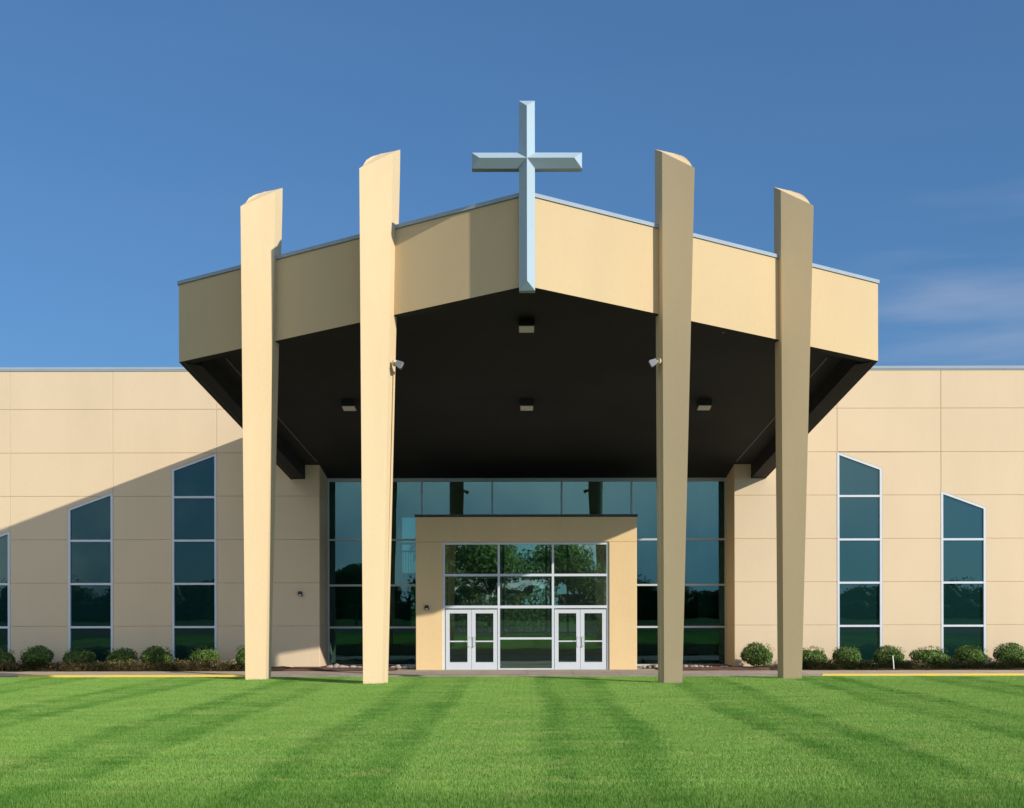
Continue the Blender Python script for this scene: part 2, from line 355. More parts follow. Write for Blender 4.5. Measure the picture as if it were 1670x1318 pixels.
# grass blades: this mesh is one turf square; the modifier lays it across the lawn
def grass():
    bm = new()
    rr = random.Random(3); P = 0.8
    for i in range(4200):
        x, y = rr.uniform(0, P), rr.uniform(0, P); a = rr.uniform(0, 2 * math.pi)
        h = rr.uniform(0.026, 0.042); w = rr.uniform(0.0018, 0.0036)
        lean = rr.uniform(0.0, 0.022); la = rr.uniform(0, 2 * math.pi)
        dx, dy = math.cos(a) * w, math.sin(a) * w
        lx, ly = math.cos(la) * lean, math.sin(la) * lean
        v = [bm.verts.new(p) for p in ((x - dx, y - dy, 0), (x + dx, y + dy, 0), (x + dx * .7 + lx * .45, y + dy * .7 + ly * .45, h * .6), (x - dx * .7 + lx * .45, y - dy * .7 + ly * .45, h * .6), (x + lx, y + ly, h))]
        bm.faces.new((v[0], v[1], v[2], v[3])); bm.faces.new((v[3], v[2], v[4]))
    o = obj('lawn_grass', bm, M['grass'])
    kind(o, 'stuff'); tag(o, 'mown green lawn with darker mowing stripes in front of the building', 'grass')
    ng = bpy.data.node_groups.new('turf', 'GeometryNodeTree')
    ng.interface.new_socket('Geometry', in_out='INPUT', socket_type='NodeSocketGeometry')
    ng.interface.new_socket('Geometry', in_out='OUTPUT', socket_type='NodeSocketGeometry')
    N, L = ng.nodes, ng.links
    gi, go = N.new('NodeGroupInput'), N.new('NodeGroupOutput')
    NX, NY = 62, 34
    gr = N.new('GeometryNodeMeshGrid'); gr.inputs['Size X'].default_value = (NX - 1) * P; gr.inputs['Size Y'].default_value = (NY - 1) * P
    gr.inputs['Vertices X'].default_value = NX; gr.inputs['Vertices Y'].default_value = NY
    sp = N.new('GeometryNodeSetPosition'); L.new(gr.outputs['Mesh'], sp.inputs['Geometry'])
    sp.inputs['Offset'].default_value = (0.0, -11.86 - NY * P / 2, LAWN_Z - 0.002)
    # turn each square by a random quarter turn about its middle
    ce = N.new('GeometryNodeTransform'); ce.inputs['Translation'].default_value = (-P / 2, -P / 2, 0); L.new(gi.outputs[0], ce.inputs['Geometry'])
    ip = N.new('GeometryNodeInstanceOnPoints'); L.new(sp.outputs['Geometry'], ip.inputs['Points']); L.new(ce.outputs['Geometry'], ip.inputs['Instance'])
    rv = N.new('FunctionNodeRandomValue'); rv.data_type = 'INT'; rv.inputs[4].default_value = 0; rv.inputs[5].default_value = 3
    mm = N.new('ShaderNodeMath'); mm.operation = 'MULTIPLY'; mm.inputs[1].default_value = math.pi / 2; L.new(rv.outputs[2], mm.inputs[0])
    cx = N.new('ShaderNodeCombineXYZ'); L.new(mm.outputs[0], cx.inputs['Z']); L.new(cx.outputs[0], ip.inputs['Rotation'])
    # the strip nearest the road is left longer
    pos = N.new('GeometryNodeInputPosition'); sx = N.new('ShaderNodeSeparateXYZ'); L.new(pos.outputs[0], sx.inputs[0])
    mr = N.new('ShaderNodeMapRange'); L.new(sx.outputs['Y'], mr.inputs['Value'])
    mr.inputs['From Min'].default_value = -32.0; mr.inputs['From Max'].default_value = -31.0; mr.inputs['To Min'].default_value = 1.7; mr.inputs['To Max'].default_value = 1.0
    cs = N.new('ShaderNodeCombineXYZ'); cs.inputs['X'].default_value = 1; cs.inputs['Y'].default_value = 1; L.new(mr.outputs['Result'], cs.inputs['Z']); L.new(cs.outputs[0], ip.inputs['Scale'])
    L.new(ip.outputs[0], go.inputs[0])
    md = o.modifiers.new('turf', 'NODES'); md.node_group = ng
grass()

# ------------------------------------------------------------ the building
B = thing('church_building', 'modern beige church building with black soffit canopy on four tapered columns', 'church')
JZ = [-0.6, 1.554, 3.086, 4.62, 6.16, 7.695, 9.24, 10.64]
GY = 1.76
WINS = {1: (11.0, 12.59, 7.69, 7.11), 2: (14.68, 16.27, 6.30, 5.72), 3: (18.33, 19.92, 4.93, 4.35)}
JX = [7.35, 11.0, 14.68, 18.33, 22.0, 25.7, 29.4, 33.1, 36.8, 40.5]
def clip_row(xo, w, z0, z1):
    b, a, zi, zo = w
    at = lambda z: a + (b - a) * (z - zo) / (zi - zo)      # x of the sloping head at height z
    if z0 >= zi: return [(xo, z0), (b, z0), (b, z1), (xo, z1)]
    pts = [(xo, z0)]
    pts += [(a, z0), (a, zo)] if z0 < zo and z1 > zo else ([(a, z0)] if z0 < zo else [(at(z0), z0)])
    if z0 < zo and z1 <= zo: return pts + [(a, z1), (xo, z1)]
    if zi < z1: pts += [(b, zi), (b, z1)]
    else: pts += [(at(z1), z1)]
    return pts + [(xo, z1)]
for s, nm in ((-1, 'l'), (1, 'r')):
    bm = new()
    wins = (1, 2, 3) if s < 0 else (1, 2)
    for j in range(len(JX) - 1):
        for r in range(len(JZ) - 1):
            # the first cell (next to the canopy) has no window, cell j holds window j at its inner end
            if j in wins: poly = clip_row(JX[j + 1], WINS[j], JZ[r], JZ[r + 1])
            else: poly = [(JX[j], JZ[r]), (JX[j + 1], JZ[r]), (JX[j + 1], JZ[r + 1]), (JX[j], JZ[r + 1])]
            # below its window head a cell shows no upright joint beyond its own rectangle
            panel(bm, [(s * x, z) for x, z in poly], 0.0, 0.30)
    # return beside the lobby glass
    for r in range(len(JZ) - 1):
        if JZ[r] > 7.5: break
        box(bm, *sorted((s * 7.352, s * 7.65)), 0.301, GY + 0.2, JZ[r] + 0.008, JZ[r + 1] - 0.008)
        box(bm, *sorted((s * 7.372, s * 7.63)), 0.301, GY + 0.18, JZ[r] - 0.01, JZ[r + 1] - 0.02)
    obj('wall', bm, M['wall'], B)
    bm = new(); box(bm, *sorted((s * 7.3, s * 40.6)), -0.045, 0.35, 10.645, 10.735); box(bm, *sorted((s * 7.3, s * 40.6)), -0.03, 0.32, 10.60, 10.643)
    obj('parapet_cap', bm, M['cap'], B)
    # sloping-headed windows
    for k in wins:
        b, a, zi, zo = WINS[k]; t = 0.078
        ang = (zi - zo) / (a - b)
        fr = new()
        o_ = [(b, 0.12), (a, 0.12), (a, zo), (b, zi)]
        prism_xz(fr, [(s * x, z) for x, z in ((b, 0.12), (b + t, 0.12), (b + t, zi - ang * t - t), (b, zi))], -0.012, 0.12)
        prism_xz(fr, [(s * x, z) for x, z in ((a - t, 0.12), (a, 0.12), (a, zo), (a - t, zo + ang * t - t * 1.0))], -0.012, 0.12)
        prism_xz(fr, [(s * x, z) for x, z in ((b, zi), (b + t, zi - ang * t - t), (a - t, zo + ang * t - t), (a, zo))], -0.014, 0.121)
        for z in [q - 0.03 for q in JZ[1:] if q < zo + 0.2] + [0.165]:
            box(fr, *sorted((s * (b + t - 0.002), s * (a - t + 0.002))), -0.006, 0.11, z - 0.036, z + 0.036)
        w = obj('window', fr, M['alu'], B)
        pn = new(); prism_xz(pn, [(s * x, z) for x, z in ((b + .05, .15), (a - .05, .15), (a - .05, zo - .05), (b + .05, zi - .08))], 0.065, 0.075)
        obj('pane', pn, M['wingglass'], w)
# added dark sheet standing in for the dark room behind the wing windows, roof and rear wall
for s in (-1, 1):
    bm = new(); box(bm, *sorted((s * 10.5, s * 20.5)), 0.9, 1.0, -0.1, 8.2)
    obj('window_backing', bm, M['window_backing'], B)
bm = new(); box(bm, -40.5, 40.5, 0.3, 14.2, 10.2, 10.4); obj('roof', bm, M['concrete'], B)
bm = new()
for s in (-1, 1): box(bm, *sorted((s * 40.2, s * 40.5)), 0.3, 14, -0.6, 10.2)
# rear wall with openings that let the far sky show through the lobby
op = [(-5.9, -4.25, 3.8, 6.4), (-5.45, -4.25, 1.2, 3.3), (-3.9, 3.9, 0.9, 3.5)]
box(bm, -40.2, -5.9, 14, 14.2, -0.6, 10.2); box(bm, 3.9, 40.2, 14, 14.2, -0.6, 10.2)
box(bm, -5.9, 3.9, 14, 14.2, 6.4, 10.2); box(bm, -4.25, 3.9, 14, 14.2, 5.4, 6.4); box(bm, -4.25, -3.9, 14, 14.2, 3.5, 5.4); box(bm, -5.9, -4.25, 14, 14.2, 3.3, 3.8)
box(bm, -5.9, -5.45, 14, 14.2, 1.2, 3.3); box(bm, -5.9, -4.25, 14, 14.2, -0.6, 1.2); box(bm, -4.25, -3.9, 14, 14.2, -0.6, 3.5); box(bm, -3.9, 3.9, 14, 14.2, -0.6, 0.9)
obj('rear_wall', bm, M['wall'], B)
bm = new()
box(bm, -9.0, 9.0, GY + 0.05, 13.9, -0.3, 0.0); obj('lobby_floor', bm, M['intfloor'], B)
bm = new()
box(bm, -9.2, -9.0, GY + 0.3, 13.98, 0, 8.2); box(bm, 9.0, 9.2, GY + 0.3, 13.98, 0, 8.2); box(bm, -9.0, 9.0, GY + 0.3, 13.98, 7.6, 7.8)
box(bm, -5.9, -5.83, 13.8, 13.98, 1, 6.4)
obj('lobby_wall', bm, M['interior'], B)
bm = new()
for x in (-3.3, -1.1, 0.9, 1.9, 3.1): box(bm, x - 0.05, x + 0.05, 13.9, 14.1, 0.9, 5.4)
for z in (1.0, 3.55, 5.33): box(bm, -3.9, 3.9, 13.9, 14.1, z - 0.05, z + 0.05)
for i in range(14): box(bm, -5.88 + i * 0.12, -5.86 + i * 0.12, 12.4, 12.42, 3.6, 4.7)
box(bm, -6, -4.1, 12.38, 12.44, 4.7, 4.78); box(bm, -6, -4.1, 12.3, 12.5, 5.05, 5.15)
obj('rear_mullion', bm, M['dark'], B)
bm = new()
box(bm, -2.3, -1.2, 9.0, 9.4, 2.8, 3.45); box(bm, -0.9, 0.25, 9.0, 9.4, 2.8, 3.45); box(bm, 1.35, 2.3, 9.0, 9.4, 2.0, 2.75)
box(bm, -4.0, 4.0, 8.9, 9.5, 3.45, 3.62)
obj('hanging_bulkhead', bm, M['dark'], B)
for a, b in ((-6.9, -6.3), (6.4, 6.9)):
    bm = new(); box(bm, a, b, 2.4, 2.5, 0.0, 6.9); obj('curtain', bm, M['curtain'], B)

# lobby glazing (curtain wall) around the vestibule
VX0, VX1, VZ, VY = -3.84, 3.79, 5.39, -1.2
fr = new()
zs = [0.05, 1.47, 3.02, 4.70, 6.87]
def bar(bm, x0, x1, z0, z1, y=GY, d=0.12): box(bm, x0, x1, y, y + d, z0, z1)
bar(fr, -7.35, 7.35, 6.84, 6.99)
for xx in (-7.35, 7.29): bar(fr, xx, xx + 0.06, 0.02, 6.839, GY + 0.001)
for z in (4.70, 3.02, 1.47):
    bar(fr, -7.289, VX0 - 0.001, z - 0.035, z + 0.035, GY - 0.002); bar(fr, VX1 + 0.001, 7.289, z - 0.035, z + 0.035, GY - 0.002)
for a, b in ((-7.289, VX0 - 0.001), (VX1 + 0.001, 7.289)): bar(fr, a, b, 0.02, 0.10, GY - 0.001)
for x in (-5.55, -3.88, -1.28, 1.28, 3.86, 5.55):
    bar(fr, x - 0.03, x + 0.03, 0.101 if abs(x) > 4 else VZ - 0.3, 6.838, GY + 0.004, 0.11)
cw = obj('curtain_wall', fr, M['mull'], B)
pn = new()
box(pn, -7.3, VX0 + 0.1, GY + 0.05, GY + 0.062, 0.06, 6.9); box(pn, VX1 - 0.1, 7.3, GY + 0.05, GY + 0.062, 0.06, 6.9); box(pn, VX0 + 0.1, VX1 - 0.1, GY + 0.05, GY + 0.062, VZ - 0.2, 6.9)
obj('pane', pn, M['glass'], cw)

# entrance vestibule
OX0, OX1, OZ = -2.91, 2.83, 4.45
bm = new()
def grooved(poly): panel(bm, poly, VY, VY + 0.3)
grooved([(VX0, -0.3), (OX0, -0.3), (OX0, 4.46), (VX0, 4.46)]); grooved([(OX1, -0.3), (VX1, -0.3), (VX1, 4.46), (OX1, 4.46)])
grooved([(VX0, 4.46), (VX1, 4.46), (VX1, VZ - 0.06), (VX0, VZ - 0.06)])
box(bm, VX0, VX0 + 0.3, VY + 0.301, GY + 0.04, -0.3, VZ - 0.06); box(bm, VX1 - 0.3, VX1, VY + 0.301, GY + 0.04, -0.3, VZ - 0.06)
box(bm, VX0 + 0.3, VX1 - 0.3, VY + 0.301, GY + 0.04, VZ - 0.3, VZ - 0.07)
vest = obj('vestibule', bm, M['vest'], B)
bm = new(); box(bm, VX0 - 0.03, VX1 + 0.03, VY - 0.03, GY - 0.01, VZ - 0.058, VZ + 0.02)
obj('cap', bm, M['dark'], vest)
fr = new(); y = VY + 0.06; t = 0.038
m1, m2 = -0.975, 0.895
def vb(x, z0, z1, w=t, yy=y): box(fr, x - w, x + w, yy, yy + 0.12, z0, z1)
def hb(x0, x1, z, w=t, yy=y + 0.002): box(fr, x0, x1, yy, yy + 0.115, z - w, z + w)
vb(OX0 + t, 0, OZ); vb(OX1 - t, 0, OZ); vb(m1, 0, OZ - 0.08); vb(m2, 0, OZ - 0.08)
hb(OX0 + 2 * t, OX1 - 2 * t, OZ - t); hb(OX0 + 2 * t, OX1 - 2 * t, 3.32, 0.042, y - 0.002); hb(OX0 + 2 * t, OX1 - 2 * t, 2.22, 0.048, y - 0.002)
hb(m1 + t, m2 - t, 1.13, 0.035); hb(m1 + t, m2 - t, 0.05, 0.05)
sf = obj('storefront', fr, M['alu'], B)
pn = new()
box(pn, OX0 + .05, OX1 - .05, y + 0.05, y + 0.06, 2.22, OZ - 0.03); box(pn, m1, m2, y + 0.05, y + 0.06, 0.05, 2.22)
obj('pane', pn, M['vestglass'], sf)
# inner row of doors' frame at the back of the vestibule
fr = new()
for x in (OX0 + .05, -0.95, 0.87, OX1 - .05): box(fr, x - .04, x + .04, GY - 0.1, GY, 0, 4.3)
for z in (2.2, 3.3): box(fr, OX0 + .1, OX1 - .1, GY - 0.09, GY - 0.01, z - .05, z + .05)
obj('inner_frame', fr, M['mull'], B)
# four glazed doors
def door(x0, x1, hinge_left):
    bm = new(); yy = VY + 0.075; st = 0.135
    box(bm, x0, x0 + st, yy, yy + 0.05, 0.03, 2.13); box(bm, x1 - st, x1, yy, yy + 0.05, 0.03, 2.13)
    box(bm, x0 + st, x1 - st, yy + .001, yy + 0.049, 2.0, 2.13); box(bm, x0 + st, x1 - st, yy + .001, yy + 0.049, 0.03, 0.31)
    box(bm, x0 + st, x1 - st, yy + .003, yy + 0.047, 1.01, 1.055)
    d = obj('door', bm, M['doorpaint'], B)
    p = new(); box(p, x0 + st - .01, x1 - st + .01, yy + .02, yy + .03, 0.30, 2.01); obj('pane', p, M['vestglass'], d)
    h = new(); hx = x1 - 0.06 if hinge_left else x0 + 0.06; dx = -0.12 if hinge_left else 0.12
    tube(h, [(hx, yy, 1.18), (hx, yy - .06, 1.18), (hx + dx * .55, yy - .075, 1.18), (hx + dx * .55, yy - .075, 0.86), (hx, yy - .06, 0.86), (hx, yy, 0.86)], 0.012, 8)
    obj('handle', h, M['steel'], d)
door(-2.81, -1.925, True); door(-1.915, -1.03, False); door(0.95, 1.835, True); door(1.845, 2.73, False)

# ------------------------------------------------------------ canopy
TIP, CX, CY, BX = -16.05, 9.22, -11.38, 8.45
def off(d):
    # plan outline moved inwards by d
    ang = math.atan2(CY - TIP, CX)
    ty = TIP + d / math.cos(ang)
    e = Vector((CX - BX, CY)).normalized(); nn = Vector((-(-e.y), -e.x)) if False else Vector((e.y, -e.x))
    # side line: through (BX,0)-(CX,CY) shifted towards the centre
    n2 = Vector((e.y, -e.x)); n2 = n2 if n2.x < 0 else -n2
    p = Vector((BX, 0)) + n2 * d
    # intersection of side line with front line
    sl = (CY - TIP) / CX
    # front: y = ty + sl*x ; side: p + e*t
    tt = (ty + sl * p.x - p.y) / (e.y - sl * e.x)
    q = p + e * tt
    b = p + e * ((-0.001 - p.y) / e.y)
    return Vector((0, ty)), q, b
LW = {-1: 0.991, 1: 1.002}
def ring(bm, d0, d1, zb, zt):
    t0, c0, b0 = off(d0); t1, c1, b1 = off(d1)
    for s in (-1, 1):
        m_ = lambda v: (s * v.x * LW[s], v.y)
        prism_plan(bm, [m_(t0), m_(c0), m_(c1), m_(t1)], zb, zt)
        prism_plan(bm, [m_(c0), m_(b0), m_(b1), m_(c1)], zb, zt)
cn_b = new(); ring(cn_b, 0.0, 0.12, z_bot, slab(14.05 - 0.09))
bmesh.ops.remove_doubles(cn_b, verts=cn_b.verts, dist=1e-5)
bmesh.ops.recalc_face_normals(cn_b, faces=cn_b.faces)
for f in cn_b.faces:
    if f.normal.z < -0.5: f.material_index = 1            # painted underside of the fascia
canopy = obj('canopy', cn_b, [M['fascia'], M['soffit']], B)
bm = new(); ring(bm, -0.035, 0.16, slab(14.05 - 0.088), z_top); obj('fascia_cap', bm, M['cap'], canopy)
bm = new(); t0, c0, b0 = off(0.121)
prism_plan(bm, [(0, t0.y), (c0.x, c0.y), (b0.x, b0.y), (7.349, -0.001), (7.349, GY - 0.001), (-7.349, GY - 0.001), (-7.349, -0.001), (-b0.x * .99, b0.y), (-c0.x * .99, c0.y)], z_sof, slab(12.5))
prism_plan(bm, [(0, t0.y), (c0.x, c0.y), (b0.x, b0.y), (-b0.x * .99, b0.y), (-c0.x * .99, c0.y)], slab(13.6), slab(13.75))
obj('soffit', bm, M['soffit'], canopy)
bm = new()
t0, c0, b0 = off(0.121); t1, c1, b1 = off(0.52)
t2, c2, b2 = off(0.30)
for s in (-1, 1):
    m_ = lambda v: (s * v.x * LW[s], v.y)
    prism_plan(bm, [m_(c0), m_(b0), m_(b1), m_(c1)], slab(11.935), slab(12.46))
    prism_plan(bm, [m_(t0), m_(c0), m_(c2), m_(t2)], slab(11.96), slab(12.455))
obj('edge_beam', bm, M['soffit'], canopy)
bm = new()
for s in (-1, 1):
    bm = new()
    prism_plan(bm, [(s * 8.15, -10.3), (s * 8.19, -10.3), (s * 7.39, -0.4), (s * 7.35, -0.4)], slab(12.425), slab(12.445))
    obj('soffit_reveal', bm, M['reveal'], canopy)

# ------------------------------------------------------------ four tapered columns
BETA = R(25.5)
def column(s, D0, top, bot, ztop):
    # top / bot: photo x of (back edge, front arris, outer edge)
    def section(m3):
        bk, ar, ou = [abs(v) for v in m3]
        tb, ta, to = [s * (v - 859.5) / F for v in m3]
        x0 = ta * D0
        w = (to * D0 - x0) / (math.cos(BETA) + to * math.sin(BETA))
        db = 0.45; xb = tb * (D0 + db)
        P0 = Vector((x0, 0)); O = P0 + Vector((math.cos(BETA), -math.sin(BETA))) * w; Bk = Vector((xb, db))
        Cc = Vector((O.x + 0.05 * w, 0.30))
        pts = [P0, O]
        n = 18
        for i in range(1, n): t = i / n; pts.append((1 - t) ** 2 * O + 2 * t * (1 - t) * Cc + t * t * Bk)
        pts.append(Bk)
        return pts
    T, Bt = section(top), section(bot)
    bm = new()
    lv = 26
    zb = 0.15
    loops = []
    x0 = T[0].x
    xa, xb = T[1].x, T[-1].x
    prof = [(0, -0.47), (0.05, -0.30), (0.12, -0.13), (0.25, 0.0), (0.5, 0.12), (1.0, 0.26)]
    def zt(p):
        if p is T[0]: return ztop + 0.03
        u = (xa - p.x) / (xa - xb)              # from the outer tip to the inner back edge
        u = min(max(u, 0), 1)
        for (u0, a0), (u1, a1) in zip(prof, prof[1:]):
            if u <= u1: return ztop + a0 + (a1 - a0) * (u - u0) / (u1 - u0)
        return ztop + 0.26
    for k in range(lv + 1):
        f = k / lv; L_ = []
        for p, q in zip(Bt, T):
            z = zb + (zt(q) - zb) * f
            g_ = (z - zb) / (ztop - zb)
            c = p + (q - p) * min(g_, 1.0) if g_ < 1 else q
            L_.append(bm.verts.new((s * c.x, D0 + CAMY + c.y, z)))
        loops.append(L_)
    n = len(T)
    for a, b in zip(loops, loops[1:]):
        for i in range(n): bm.faces.new((a[i], a[(i + 1) % n], b[(i + 1) % n], b[i]))
    bm.faces.new(loops[0][::-1]); bm.faces.new(loops[-1])
    o = obj('column', bm, M['column'], B)
    return T, Bt
column(-1, 29.3, (654, 642, 587), (632, 622.5, 592), 12.94)
column(1, 29.3, (1069, 1081, 1135), (1073, 1083, 1112), 12.94)
column(-1, 31.0, (462, 450, 393), (441, 432.5, 400), 12.60)
column(1, 31.0, (1263, 1274.5, 1329), (1268, 1277.5, 1307), 12.60)

tf = new(); rt = random.Random(9)
for s_, D0_, pa, pc in ((-1, 29.3, 632, 592), (1, 29.3, 1073, 1112), (-1, 31.0, 441, 400), (1, 31.0, 1268, 1307)):
    xa_, xc_ = sorted((mx(pa, D0_), mx(pc, D0_)))
    for i in range(420):
        x = rt.uniform(xa_ - 0.10, xc_ + 0.10); y = D0_ + CAMY - 0.33 + rt.gauss(0, 0.05) + (0.5 if rt.random() < .2 else 0)
        h = rt.uniform(0.03, 0.085); w = rt.uniform(0.002, 0.004); lx, ly = rt.gauss(0, .02), rt.gauss(0, .02)
        tf.faces.new([tf.verts.new(q) for q in ((x - w, y, LAWN_Z), (x + w, y, LAWN_Z), (x + w * .6 + lx * .5, y + ly * .5, LAWN_Z + h * .6), (x + lx, y + ly, LAWN_Z + h))])
o = obj('grass_tufts', tf, M['grass']); kind(o, 'stuff'); tag(o, 'longer untrimmed grass round the feet of the four columns', 'grass')

# electrical conduit up the inner side of each inner column
for s, (pt, pb) in ((-1, (643.5, 628)), (1, (1075.5, 1077.5))):
    bm = new(); D = 29.56
    z1, z0 = mz(606, D), 0.42
    # follows the leaning side face between base and lamp
    n = 12; pts = []
    fb = (mz(606, D) - 0.15) / (12.94 - 0.15)
    for i in range(n + 1):
        t = i / n; px = pb + (pt - pb) * t * 1.0
        pts.append((mx(px, D), D + CAMY - 0.0, z0 + (z1 - z0) * t))
    tube(bm, pts, 0.018, 8)
    obj('conduit', bm, M['column'], B)

# ------------------------------------------------------------ cross on the canopy's tip
def cross():
    D = 27.72; y0 = TIP - 0.03
    cx = mx(860.5, D)
    z0, z1 = mz(474, D), mz(164.5, D)
    a = 0.178; zc = mz(262, D); ax = 1.23; v = 0.18   # half width, centre of the bar, half span, fold depth
    bm = new(); V = lambda x, z, d: bm.verts.new((cx + x, y0 - 0.20 - d, z))
    ctr = V(0, zc, v)
    top = V(0, z1 - a, v); bot = V(0, z0 + a, v); lf = V(-ax + a, zc, v); rt = V(ax - a, zc, v)
    it = [V(-a, zc + a, 0), V(a, zc + a, 0), V(a, zc - a, 0), V(-a, zc - a, 0)]
    tt = [V(-a, z1, 0), V(a, z1, 0)]; bb = [V(-a, z0, 0), V(a, z0, 0)]
    ll = [V(-ax, zc + a, 0), V(-ax, zc - a, 0)]; rr = [V(ax, zc + a, 0), V(ax, zc - a, 0)]
    Fc = bm.faces.new
    Fc((it[0], ctr, top, tt[0])); Fc((ctr, it[1], tt[1], top)); Fc((tt[0], top, tt[1]))
    Fc((it[3], bb[0], bot, ctr)); Fc((ctr, bot, bb[1], it[2])); Fc((bb[0], bb[1], bot))
    Fc((it[0], ll[0], lf, ctr)); Fc((ctr, lf, ll[1], it[3])); Fc((ll[0], ll[1], lf))
    Fc((ctr, rt, rr[0], it[1])); Fc((it[2], rr[1], rt, ctr)); Fc((rr[0], rt, rr[1]))
    # straight sides and back
    outline = [tt[0], tt[1], it[1], rr[0], rr[1], it[2], bb[1], bb[0], it[3], ll[1], ll[0], it[0]]
    back = [bm.verts.new((q.co.x, y0 + 0.0 + 0.02, q.co.z)) for q in outline]
    for i in range(12): Fc((outline[i], outline[(i + 1) % 12], back[(i + 1) % 12], back[i]))
    Fc(back)
    o = obj('cross', bm, M['cross'])
    tag(o, 'tall pale blue cross with a folded front standing at the peak of the canopy', 'cross')
cross()

# ------------------------------------------------------------ lamps
def soffit_lamp(x, y, label):
    z = z_sof(x, y)
    t = thing('soffit_lamp', label, 'ceiling light', (x, y, z), 'black box lamps under the canopy')
    m4 = Matrix.Translation((x, y, z)) @ Matrix.Rotation(-math.atan(K), 4, 'X')
    b = new(); box(b, -0.2, 0.2, -0.22, 0.22, -0.20, 0.01)
    box(b, -0.215, 0.215, -0.235, 0.235, -0.185, -0.165)
    b.transform(m4); obj('housing', b, M['dark'], t)
    b = new(); box(b, -0.185, 0.185, -0.205, 0.205, -0.215, -0.2005); b.transform(m4); obj('lens', b, M['lens'], t)
for x, y, lb in ((0, -12.75, 'black box ceiling lamp under the canopy tip, below the cross'),
                 (-5.15, -12.72, 'black box ceiling lamp near the canopy front edge between the two left columns'),
                 (5.15, -12.72, 'black box ceiling lamp near the canopy front edge between the two right columns'),
                 (0, -6.7, 'black box ceiling lamp deep under the canopy, midway to the entrance'),
                 (-5.33, -6.7, 'black box ceiling lamp deep under the canopy, left of the left inner column'),
                 (5.33, -6.7, 'black box ceiling lamp deep under the canopy, right of the right inner column')):
    soffit_lamp(x, y, lb)

def floodlight(s, px, py, D, pxm, label):
    x, z, y = mx(px, D), mz(py, D), D + CAMY
    xm = mx(pxm, D)
    t = thing('floodlight', label, 'floodlight', (xm, y, z + 0.05), 'floodlights on the inner columns')
    k = -s                                   # points towards the middle of the canopy
    b = new(); tube(b, [(xm, y, z + 0.04), (xm + k * 0.045, y - 0.03, z + 0.045)], 0.075, 14); obj('mounting_plate', b, M['column'], t)
    b = new(); tube(b, [(xm + k * 0.03, y - 0.02, z + 0.045), (xm + k * 0.10, y - 0.06, z + 0.03)], 0.022, 8); obj('arm', b, M['mull'], t)
    m4 = Matrix.Translation((x, y - 0.08, z)) @ Matrix.Rotation(k * R(28), 4, 'Y')
    b = new(); box(b, -0.08, 0.08, -0.10, 0.10, -0.085, 0.085)
    for v in b.verts:
        if v.co.x * k < 0: v.co.y *= 0.7; v.co.z *= 0.7
    b.transform(m4); obj('housing', b, M['flood'], t)
    b = new(); box(b, *sorted((k * 0.081, k * 0.094)), -0.085, 0.085, -0.07, 0.07); b.transform(m4); obj('lens', b, M['steel'], t)
floodlight(-1, 652, 595, 29.4, 643, 'small grey floodlight on the inner side of the left inner column')
floodlight(1, 1066, 593, 29.4, 1077, 'small grey floodlight on the inner side of the right inner column')

def wall_lamp(x, y, z, label):
    t = thing('wall_lamp', label, 'wall light', (x, y, z), 'small dark wall lamps')
    b = new(); box(b, x - .07, x + .07, y - 0.03, y, z - .08, z + .08); obj('mounting_plate', b, M['dark'], t)
    b = new(); prism_xz(b, [(x - .085, z - .02), (x + .085, z - .02), (x + .05, z + .09), (x - .05, z + .09)], y - 0.14, y - 0.031); obj('shade', b, M['dark'], t)
    b = new(); box(b, x - .04, x + .04, y - 0.12, y - 0.032, z - .06, z - .021); obj('lens', b, M['lens'], t)
wall_lamp(mx(490, 44), 0, mz(968, 44), 'small dark wall lamp on the shaded beige wall left of the lobby glass')
wall_lamp(mx(696, 42.8), VY, mz(991, 42.8), 'small dark wall lamp on the vestibule left of the entrance doors')

# ------------------------------------------------------------ planting
def leaves(bm, rr, c, rx, ry, rz, n, size, lump=0.18, up=0.25):
    # leaf-sized faces through the outer half of a lumpy ball
    lob = [(Vector((rr.gauss(0, 1), rr.gauss(0, 1), rr.gauss(0, 1))).normalized(), rr.uniform(-lump, lump)) for _ in range(16)]
    for i in range(n):
        d = Vector((rr.gauss(0, 1), rr.gauss(0, 1), rr.gauss(0, 1))).normalized()
        k = 1 + sum(a * max(0, d.dot(v)) ** 6 for v, a in lob)
        r = k * (1 - 0.55 * rr.random() ** 2.2) + (0.10 * rr.random() if rr.random() < 0.12 else 0)
        p = Vector((c[0] + d.x * rx * r, c[1] + d.y * ry * r, c[2] + d.z * rz * r))
        nn = (d + Vector((rr.uniform(-1, 1), rr.uniform(-1, 1), rr.uniform(-1, 1) + up)) * 0.9).normalized()
        u = nn.cross(Vector((rr.uniform(-1, 1), rr.uniform(-1, 1), rr.uniform(-1, 1)))).normalized(); w = nn.cross(u)
        s = size * rr.uniform(0.6, 1.3)
        vs_ = [bm.verts.new(p + q) for q in (-u * s, -w * s * .45, u * s, w * s * .45)]
        bm.faces.new(vs_)
